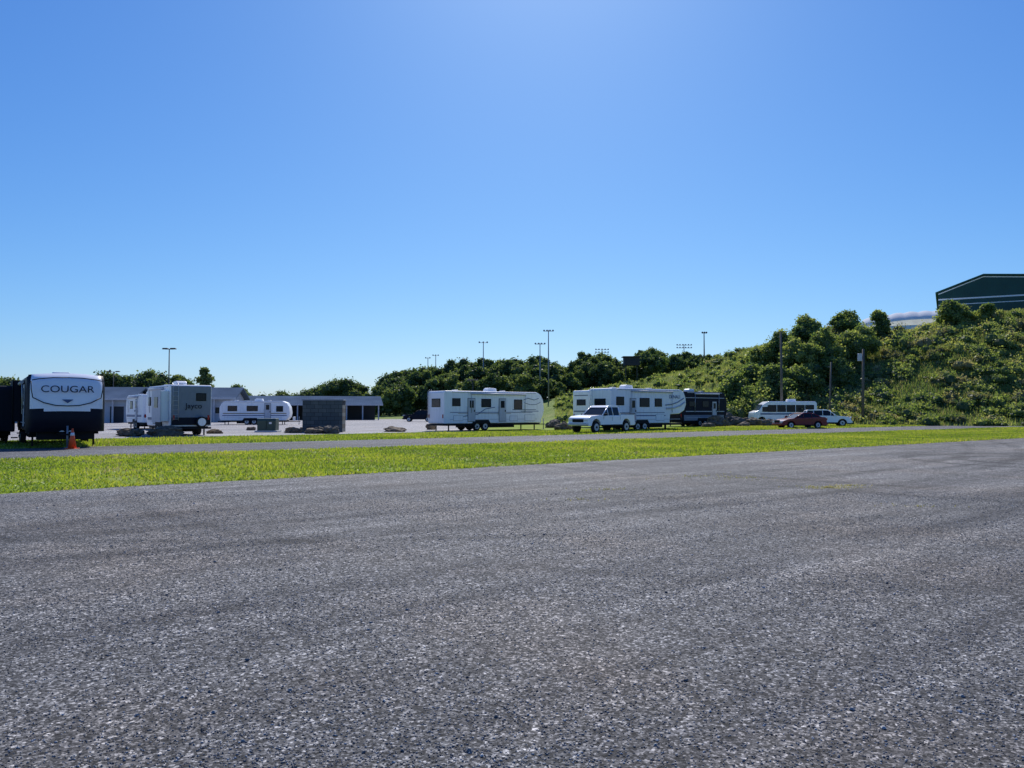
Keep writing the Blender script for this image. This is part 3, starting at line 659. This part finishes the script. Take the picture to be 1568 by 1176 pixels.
def arch(xa,z,R,n=9): return [(xa+R*math.cos(math.pi*k/(n-1)),z+R*math.sin(math.pi*k/(n-1))) for k in range(n)]
def car(name,x,y,yaw,kind,paint):
    e=empty(name,(x,y,0),yaw)
    if kind=='sedan':
        Ln,W,zb,r=4.7,1.8,.28,.33; fa,ra=1.42,-1.35
        top=[(-2.33,.55),(-2.3,.95),(-2.15,1.06),(-1.6,1.08),(.9,.98),(1.7,.88),(2.2,.72),(2.34,.5),(2.3,zb)]
        gl=[(-1.75,1.04),(-.95,1.42),(.05,1.44),(1.05,.96)]; rf=[(-1.02,1.4),(-.75,1.47),(-.1,1.49),(.22,1.41)]
        pil=[-.75,.1]
    elif kind=='suv':
        Ln,W,zb,r=4.9,1.95,.35,.38; fa,ra=1.5,-1.4
        top=[(-2.42,.6),(-2.42,1.1),(-2.3,1.18),(.9,1.14),(1.9,1.05),(2.3,.9),(2.44,.6),(2.38,zb)]
        gl=[(-2.25,1.14),(-2.0,1.7),(.1,1.74),(.95,1.12)]; rf=[(-2.1,1.68),(-1.9,1.78),(-.1,1.82),(.22,1.68)]
        pil=[-1.35,-.45,.35]
    else:
        Ln,W,zb,r=5.95,2.03,.52,.43; fa,ra=1.98,-1.75
        top=[(-2.95,.7),(-2.95,1.38),(-1.1,1.38),(-1.05,1.3),(1.2,1.3),(1.6,1.33),(2.6,1.24),(2.86,1.1),(2.92,.7),(2.88,zb)]
        gl=[(-1.02,1.28),(-.92,1.93),(.35,1.97),(1.25,1.29)]; rf=[(-1.0,1.9),(-.9,2.02),(.25,2.05),(.52,1.9)]
        pil=[-.9,-.1,.5]
    R=r+.09
    bot=arch(fa,zb,R)+arch(ra,zb,R)+[(top[0][0]+.03,zb)]
    hw=lambda X,Z: W/2*(1-.06*max(0,(abs(X)/(Ln/2))-.75)/.25)*(1-.03*abs(Z-.75))
    prism('body',top+bot,hw,M[paint],e,.045,3)
    box('underbody',(Ln-.5,W-.5,.3),(0,0,zb+.2),M['black'],e)
    zt=gl[1][1]; zl=gl[0][1]
    gw=lambda X,Z: W/2*(.95-.17*max(0,min(1,(Z-zl)/(zt-zl))))
    prism('windows',gl,gw,M['glass'],e,.02,2)
    prism('roof',rf,lambda X,Z: W/2*.80,M[paint],e,.03,3)
    for s in (-1,1):
        def pillar(a,b,w):
            tube('pillar',[(a[0],s*(gw(*a)+.005),a[1]),(b[0],s*(gw(*b)+.005),b[1])],w,M[paint],e,6)
        pillar(gl[3],gl[2],.045); pillar(gl[0],gl[1],.05)
        for pp in pil: pillar((pp,zl),(pp,zt),.035)
        for X in (fa,ra): wheel(e,X,s*(W/2-.13),r,.22)
        box('side_mirror',(.14,.22,.16),(gl[3][0]-.25,s*(W/2+.1),zl+.08),M[paint if kind!='pickup' else 'black'],e,.03)
        for pp in pil[:2] if kind!='pickup' else (-.95,.05,1.1):
            box('door_seam',(.015,.01,.55),(pp,s*(W/2*.985+.004),zb+.4),M['black'],e)
            box('door_handle',(.16,.03,.035),(pp+.25,s*(W/2+.01),zl-.14),M[paint],e)
        fx=top[-2][0]; zh=top[-2][1]+.1 if kind=='sedan' else .95
        box('headlamp',(.12,.36,.16),(fx-.06,s*(W/2-.28),zh+.02),M['lamp'],e,.02)
        box('tail_lamp',(.06,.22,.2 if kind!='pickup' else .42),(top[0][0]-.015,s*(W/2-.18),.88 if kind!='pickup' else 1.1),M['tail'],e,.015)
        box('sill_trim',(fa-ra-2*R,.03,.09),((fa+ra)/2,s*(W/2*.985),zb+.05),M['black'],e)
    box('grille',(.06,W*.5,.24),(top[-2][0]+.0,0,.68 if kind=='sedan' else .92),M['black'],e,.02)
    box('front_bumper',(.16,W*.94,.2),(top[-2][0],0,zb+.13),M['alu' if kind=='pickup' else paint],e,.04)
    box('rear_bumper',(.16,W*.94,.2),(top[0][0]-.02,0,zb+.15),M['alu' if kind=='pickup' else paint],e,.04)
    box('licence_plate',(.02,.3,.15),(top[0][0]-.11,0,zb+.2),M['refl'],e)
    if kind=='pickup':
        box('bed_cavity_liner',(1.75,W-.3,.012),(-2.0,0,1.386),M['black'],e)
        for s in (-1,1): box('bed_rail',(1.85,.12,.06),(-2.0,s*(W/2-.09),1.41),M['black'],e,.015)
    return e
car('pickup_truck',6.9,58.9,A+math.pi+math.radians(8),'pickup','white2')
x,y=at(1224,72.5); car('red_sedan',x,y,math.radians(180+12),'sedan','red')
x,y=at(1264,83); car('white_suv',x,y,math.radians(-12),'suv','white2')
x,y=at(642,120); car('dark_suv',x,y,math.radians(180),'suv','char')
x,y=at(1200,93); e=empty('camper_van',(x,y,0),math.radians(180))
prism('body',[(-3.6,.6),(-3.6,2.6),(-3.4,2.8),(2.2,2.8),(2.9,2.35),(3.3,1.75),(3.9,1.5),(4.0,.9),(3.95,.45)]+arch(3.0,.45,.5)+arch(-2.2,.45,.5)+[(-3.5,.45)],1.12,M['white2'],e,.08)
for s in (-1,1):
    for X in (3.0,-2.2): wheel(e,X,s*.98,.4)
    for k in range(5): box('side_window',(1.05,.03,.85),(-2.7+k*1.12,s*1.125,1.95),M['glass'],e)
    box('cab_window',(.7,.03,.6),(2.6,s*1.125,1.85),M['glass'],e)
    box('side_stripe',(6.6,.02,.16),(-.1,s*1.126,1.3),M['teal'],e)
o=box('windscreen',(.03,1.9,.85),(3.13,0,2.08),M['glass'],e,rot=(0,math.radians(-34),0))
prism('roof_air_conditioner',[(-1.4,2.8),(-.3,2.8),(-.4,3.08),(-1.3,3.1)],.35,M['white'],e,.05)
box('underbody',(6.8,1.8,.3),(0,0,.6),M['black'],e); box('front_bumper',(.15,2.0,.22),(3.98,0,.55),M['grey'],e,.04)

# ------------------------------------------------------------------ buildings
def longbldg(name,x,y,yaw,Ln,D,eave,ridge,wall='wall',roof='roofm',openside=False,nposts=9,over=.8):
    e=empty(name,(x,y,0),yaw)
    h=Ln/2;d=D/2
    rv=[(-h-over,-d-over,eave-.2),(h+over,-d-over,eave-.2),(h+over,0,ridge),(-h-over,0,ridge),(h+over,d+over,eave-.2),(-h-over,d+over,eave-.2)]
    o=mesh_obj('roof',rv,[(0,1,2,3),(3,2,4,5)],M[roof],e); s=o.modifiers.new('s','SOLIDIFY'); s.thickness=.18
    if not openside:
        w=[(-h,-d,0),(h,-d,0),(h,d,0),(-h,d,0),(-h,-d,eave-.25),(h,-d,eave-.25),(h,d,eave-.25),(-h,d,eave-.25),(-h,0,ridge-.3),(h,0,ridge-.3)]
        mesh_obj('walls',w,[(0,1,5,4),(2,3,7,6),(1,2,6,9,5),(3,0,4,8,7)],M[wall],e)
        k=int(Ln//3)
        for i in range(k):
            a=-h+(i+.5)*Ln/k
            if i%3==1:
                box('door',(1.8,.06,2.3),(a,-d-.035,1.15),M['darkin'],e); box('door_head',(2.0,.1,.12),(a,-d-.055,2.37),M['lgrey'],e)
            else:
                box('window_frame',(1.6,.06,1.1),(a,-d-.035,1.75),M['lgrey'],e); box('window',(1.4,.06,.9),(a,-d-.05,1.75),M['glass'],e)
        for yy in (-d*.4,d*.4):
            box('end_window',(.06,1.4,1.0),(h+.035,yy,1.8),M['glass'],e)
    else:
        box('back_wall',(Ln,.15,eave-.3),(0,d*.6,(eave-.3)/2),M['darkin'],e)
    for i in range(nposts):
        a=-h+i*Ln/(nposts-1)
        box('post',(.22,.22,eave-.2),(a,-d-over+.3,(eave-.2)/2),M['concp'],e)
    box('fascia',(Ln+2*over,.06,.28),(0,-d-over-.04,eave-.28),M['lgrey'],e)
    return e
x,y=at(238,112); longbldg('stable_building',x,y+6,math.radians(8),19,9,3.8,5.3)
x,y=at(120,104); longbldg('stable_building',x-4,y+8,math.radians(8),16,9,3.6,5.1)
x,y=at(458,140); longbldg('open_pavilion',x,y+5,math.radians(14),26,11,3.1,4.5,openside=True,nposts=10)
x,y=at(340,120); longbldg('gabled_shed',x-.5,y+4,math.radians(60),9,4.5,3.2,4.2,nposts=3,over=.4)
x,y=at(494,59); e=empty('cinder_block_shed',(x,y,0),math.radians(6))
box('walls',(3.0,2.2,2.42),(0,1.1,1.21),M['block'],e,.01); box('cap_slab',(3.12,2.32,.1),(0,1.1,2.475),M['grey'],e,.01)
box('vent',(.5,.04,.3),(-.9,-.022,.3),M['darkin'],e)
x,y=at(411,60); e=empty('utility_transformer_box',(x,y,0),math.radians(5))
prism('cabinet',[(-.6,.1),(-.6,.95),(-.5,1.05),(.45,1.05),(.6,.9),(.6,.1)],.7,M['gbox'],e,.03); bpy.data.objects['cabinet'].rotation_euler=(0,0,math.radians(-90))
box('pad',(1.7,1.6,.12),(0,0,.06),M['lgrey'],e,.01); box('door_seam',(.015,.02,.7),(0,-.61,.55),M['black'],e); box('warning_label',(.2,.015,.15),(.3,-.612,.7),M['refl'],e)
bx,by=at(1440,150); e=empty('green_warehouse',(bx,by,0),math.radians(-29.5))
gz=14; ev=1.6+183/1178*150; rg=1.6+210/1178*146.4; re=24.2
prf=[(0,gz),(46,gz),(46,re),(7.6,rg),(0,ev)]
mesh_obj('walls',[(a,0,b) for a,b in prf]+[(a,30,b) for a,b in prf],[(0,1,2,3,4),(5,6,7,8,9),(0,4,9,5),(1,2,7,6)],M['gwall'],e)
rp=[(-.5,ev-.03),(7.6,rg+.15),(46.5,re+.12)]
o=mesh_obj('roof',[(a,-.5,b) for a,b in rp]+[(a,30.5,b) for a,b in rp],[(0,1,4,3),(1,2,5,4)],M['groof'],e); s=o.modifiers.new('s','SOLIDIFY'); s.thickness=.2
def wband(pts,th):
    vs=[(a,-.03,b) for a,b in pts]+[(a,-.03,b+th) for a,b in pts]; n=len(pts)
    mesh_obj('wall_band',vs,[(i,i+1,n+i+1,n+i) for i in range(n-1)],M['tarp'],e)
wband([(0,ev-.5),(7.6,rg-.45),(46,re-.5)],.2); wband([(0,ev-1.6),(46,ev-1.9)],.28); wband([(0,ev-2.6),(46,ev-2.9)],.14)
for a in (11,13.2,18,25,32): box('roof_vent',(.3,.3,.9),(a,6,rg+.45-(a-7.6)*.09),M['steel'],e)
box('roll_up_door',(4,.08,4),(16,-.06,gz+2),M['lgrey'],e)
# white fabric-roofed shelter: low vault on walls, slightly scalloped between its hoops
bx,by=at(1322,144); e=empty('fabric_roof_shelter',(bx,by,14.3),math.radians(-26))
nx,na=80,14; vs=[];fs=[]; Lx=16.5
for i in range(nx+1):
    X=Lx*i/nx; wl=3.1+1.0*math.sin(min(1,X/9)*math.pi/2)
    for j in range(na+1):
        a=math.pi*j/na
        hgt=1.9+.22*abs(math.sin(X*math.pi/2.36))
        vs.append((X,6-6*math.cos(a),wl+hgt*math.sin(a)**1.3))
for i in range(nx):
    for j in range(na): fs.append((i*(na+1)+j,(i+1)*(na+1)+j,(i+1)*(na+1)+j+1,i*(na+1)+j+1))
mesh_obj('fabric_vault',vs,fs,M['membrane'],e,smooth=True)
for yy in (.05,11.95): box('side_wall',(Lx,.08,3.1),(Lx/2,yy,1.55),M['tarp'],e)
x,y=at(967,205); z=float(hill_h(x,y)); e=empty('press_box',(x,y,z+3),0)
tz=1.6+84/1178*205-z-3
box('cabin',(4,3,2.2),(0,0,tz-1.3),M['darkin'],e); box('roof',(4.8,3.8,.2),(0,0,tz-.1),M['dsteel'],e)
for s in (-1.5,1.5): box('leg',(.2,.2,tz-1),(s,0,(tz-1)/2-1.5),M['dsteel'],e)

# ------------------------------------------------------------------ poles
def lamp_post(p,d,top,name='parking_lot_light_pole',arm=.8,r=.09,z=None):
    x,y=at(p,d); z=float(hill_h(x,y)) if z is None else z; H=1.6+(630-top)/1178*d-z
    e=empty(name,(x,y,z)); cyl('pole',r,H,(0,0,H/2),M['dsteel'],e,r2=r*.6,n=12); cyl('base',r*2.4,.6,(0,0,.3),M['lgrey'],e,n=14)
    tube('cross_arm',[(-arm,0,H-.05),(arm,0,H-.05)],.035,M['dsteel'],e)
    for s in (-1,1): prism('lamp_head',[(-.35,-.08),(.35,-.08),(.28,.08),(-.28,.08)],.18,M['dsteel'],e,.02).location=(s*arm*.9,0,H+.02)
lamp_post(258,90,534,arm=.5); lamp_post(173,130,569,arm=.8); lamp_post(724,92,582,arm=.35,r=.06)
def stadium(p,d,top,n=3,rows=1,name='stadium_light_mast',w=1.6,mat='steel'):
    x,y=at(p,d); z=float(hill_h(x,y)); H=1.6+(630-top)/1178*d-z
    e=empty(name,(x,y,z)); cyl('mast',.2,H,(0,0,H/2),M[mat],e,r2=.1,n=12)
    for k in range(rows):
        zz=H-.3-k*.9; tube('cross_arm',[(-w,0,zz),(w,0,zz)],.06,M[mat],e)
        for i in range(n):
            a=-w+2*w*i/(n-1)
            cyl('floodlight',.24,.3,(a,-.25,zz+.1),M[mat],e,'y',r2=.15,n=12)
stadium(740,215,523,3,w=1.1); stadium(840,190,505,4,w=1.1); stadium(827,200,525,4,w=1.2); stadium(655,260,547,2,w=.7); stadium(667,265,543,3,w=.9)
stadium(922,250,534,5,2,w=2.0); stadium(1048,250,527,6,2,w=2.3); stadium(1079,190,508,3,w=.5,mat='dsteel')
def upole(p,d,top,lean=0,xf=False,r=.16):
    x,y=at(p,d); z=float(hill_h(x,y)); H=1.6+(630-top)/1178*d-z
    e=empty('utility_pole',(x,y,z-.1)); e.rotation_euler=(0,lean,0)
    cyl('pole',r,H,(0,0,H/2),M['wood'],e,r2=r*.75,n=12)
    if xf: cyl('transformer',.26,.9,(-.4,0,H-1.0),M['lgrey'],e,n=14,bevel=.03)
    box('bracket',(.4,.05,.05),(-.2,0,H-.6),M['steel'],e)
upole(1197,93,507); upole(1321,91,533,.02,True); upole(1269,92,553,.05,r=.12)

# ------------------------------------------------------------------ cone, boulders
x,y=at(112,32.8); e=empty('traffic_cone',(x,y,0))
box('base',(.42,.42,.04),(0,0,.02),M['orange'],e,.01); cyl('cone',.17,.84,(0,0,.46),M['orange'],e,r2=.03,n=24)
cyl('collar_upper',.09,.13,(0,0,.63),M['refl'],e,r2=.068,n=24)
def boulder(p,py,wpx,hpx,mat='rust'):
    d=1885/(py-630); x,y=at(p,d); w=wpx/1178*d/2; h=hpx/1178*d
    bm=bmesh.new(); bmesh.ops.create_icosphere(bm,subdivisions=4,radius=1)
    from mathutils import noise as mn
    sd=Vector((random.uniform(0,99),random.uniform(0,99),0))
    for v in bm.verts:
        c=v.co.copy(); k=1+.35*mn.noise(c*1.1+sd)+.18*mn.noise(c*2.7+sd)+.07*mn.noise(c*7+sd)
        cell=mn.cell(c*1.8+sd)*.12
        v.co=c*(k+cell); v.co.x*=w; v.co.y*=w*.7; v.co.z=v.co.z*h*.62+h*.32
    me=bpy.data.meshes.new('boulder'); bm.to_mesh(me); bm.free(); me.materials.append(M[mat])
    o=bpy.data.objects.new('boulder',me); link(o); o.location=(x,y,0)
for b in [(199,668,40,13),(256,668,50,16),(213,666,16,10),(330,664,22,7),(450,663,26,9),(484,664,30,10),(508,664,26,13,'rock'),(468,661,20,8),(605,661,36,7),(600,659,20,6),(385,659,14,6),
          (1068,652,30,17),(1098,653,34,16),(1125,652,30,14,'rock'),(1150,652,30,13),(1178,653,26,12),(1085,655,20,8,'rock'),(1140,654,18,8),(862,659,26,12),(848,655,24,12,'rock'),(660,658,14,10),(1110,650,26,18,'rock'),(1055,650,26,18)]:
    boulder(*b)

# ------------------------------------------------------------------ light, world, camera
EL=math.radians(42); AZ=math.radians(3)
sv=Vector((math.sin(AZ)*math.cos(EL),math.cos(AZ)*math.cos(EL),math.sin(EL)))
sl=bpy.data.lights.new('sun','SUN'); sl.energy=5; sl.angle=math.radians(.5); sl.color=(1,.96,.89)
so=bpy.data.objects.new('sun',sl); link(so); so.rotation_euler=(-sv).to_track_quat('-Z','Y').to_euler(); so.location=(0,0,60)
w=bpy.data.worlds.new('World'); sc.world=w; w.use_nodes=True; nt=w.node_tree; nt.nodes.clear()
sky=nt.nodes.new('ShaderNodeTexSky'); sky.sky_type='NISHITA'; sky.sun_disc=False; sky.sun_elevation=EL; sky.sun_rotation=AZ
sky.air_density=1.0; sky.dust_density=.45; sky.ozone_density=2.0; sky.altitude=100
sep=nt.nodes.new('ShaderNodeSeparateColor'); nt.links.new(sky.outputs[0],sep.inputs[0])
comb=nt.nodes.new('ShaderNodeCombineColor')
for i,(k,g) in enumerate(((.45,1.25),(.63,1.0),(.92,.66))):
    a=mathn(nt,'MULTIPLY',sep.outputs[i],.12); b_=mathn(nt,'POWER',a,g); c_=mathn(nt,'MULTIPLY',b_,k*10)
    nt.links.new(c_,comb.inputs[i])
bg=nt.nodes.new('ShaderNodeBackground'); bg.inputs[1].default_value=.1
wo=nt.nodes.new('ShaderNodeOutputWorld')
nt.links.new(comb.outputs[0],bg.inputs[0]); nt.links.new(bg.outputs[0],wo.inputs[0])
sc.view_settings.view_transform='Standard'; sc.view_settings.look='None'; sc.view_settings.exposure=0
cd=bpy.data.cameras.new('camera'); cd.sensor_width=36; cd.lens=27.04; cd.clip_end=6000; cd.clip_start=.1
co=bpy.data.objects.new('camera',cd); link(co); co.location=(0,0,1.6); co.rotation_euler=(math.radians(92.04),0,0); sc.camera=co
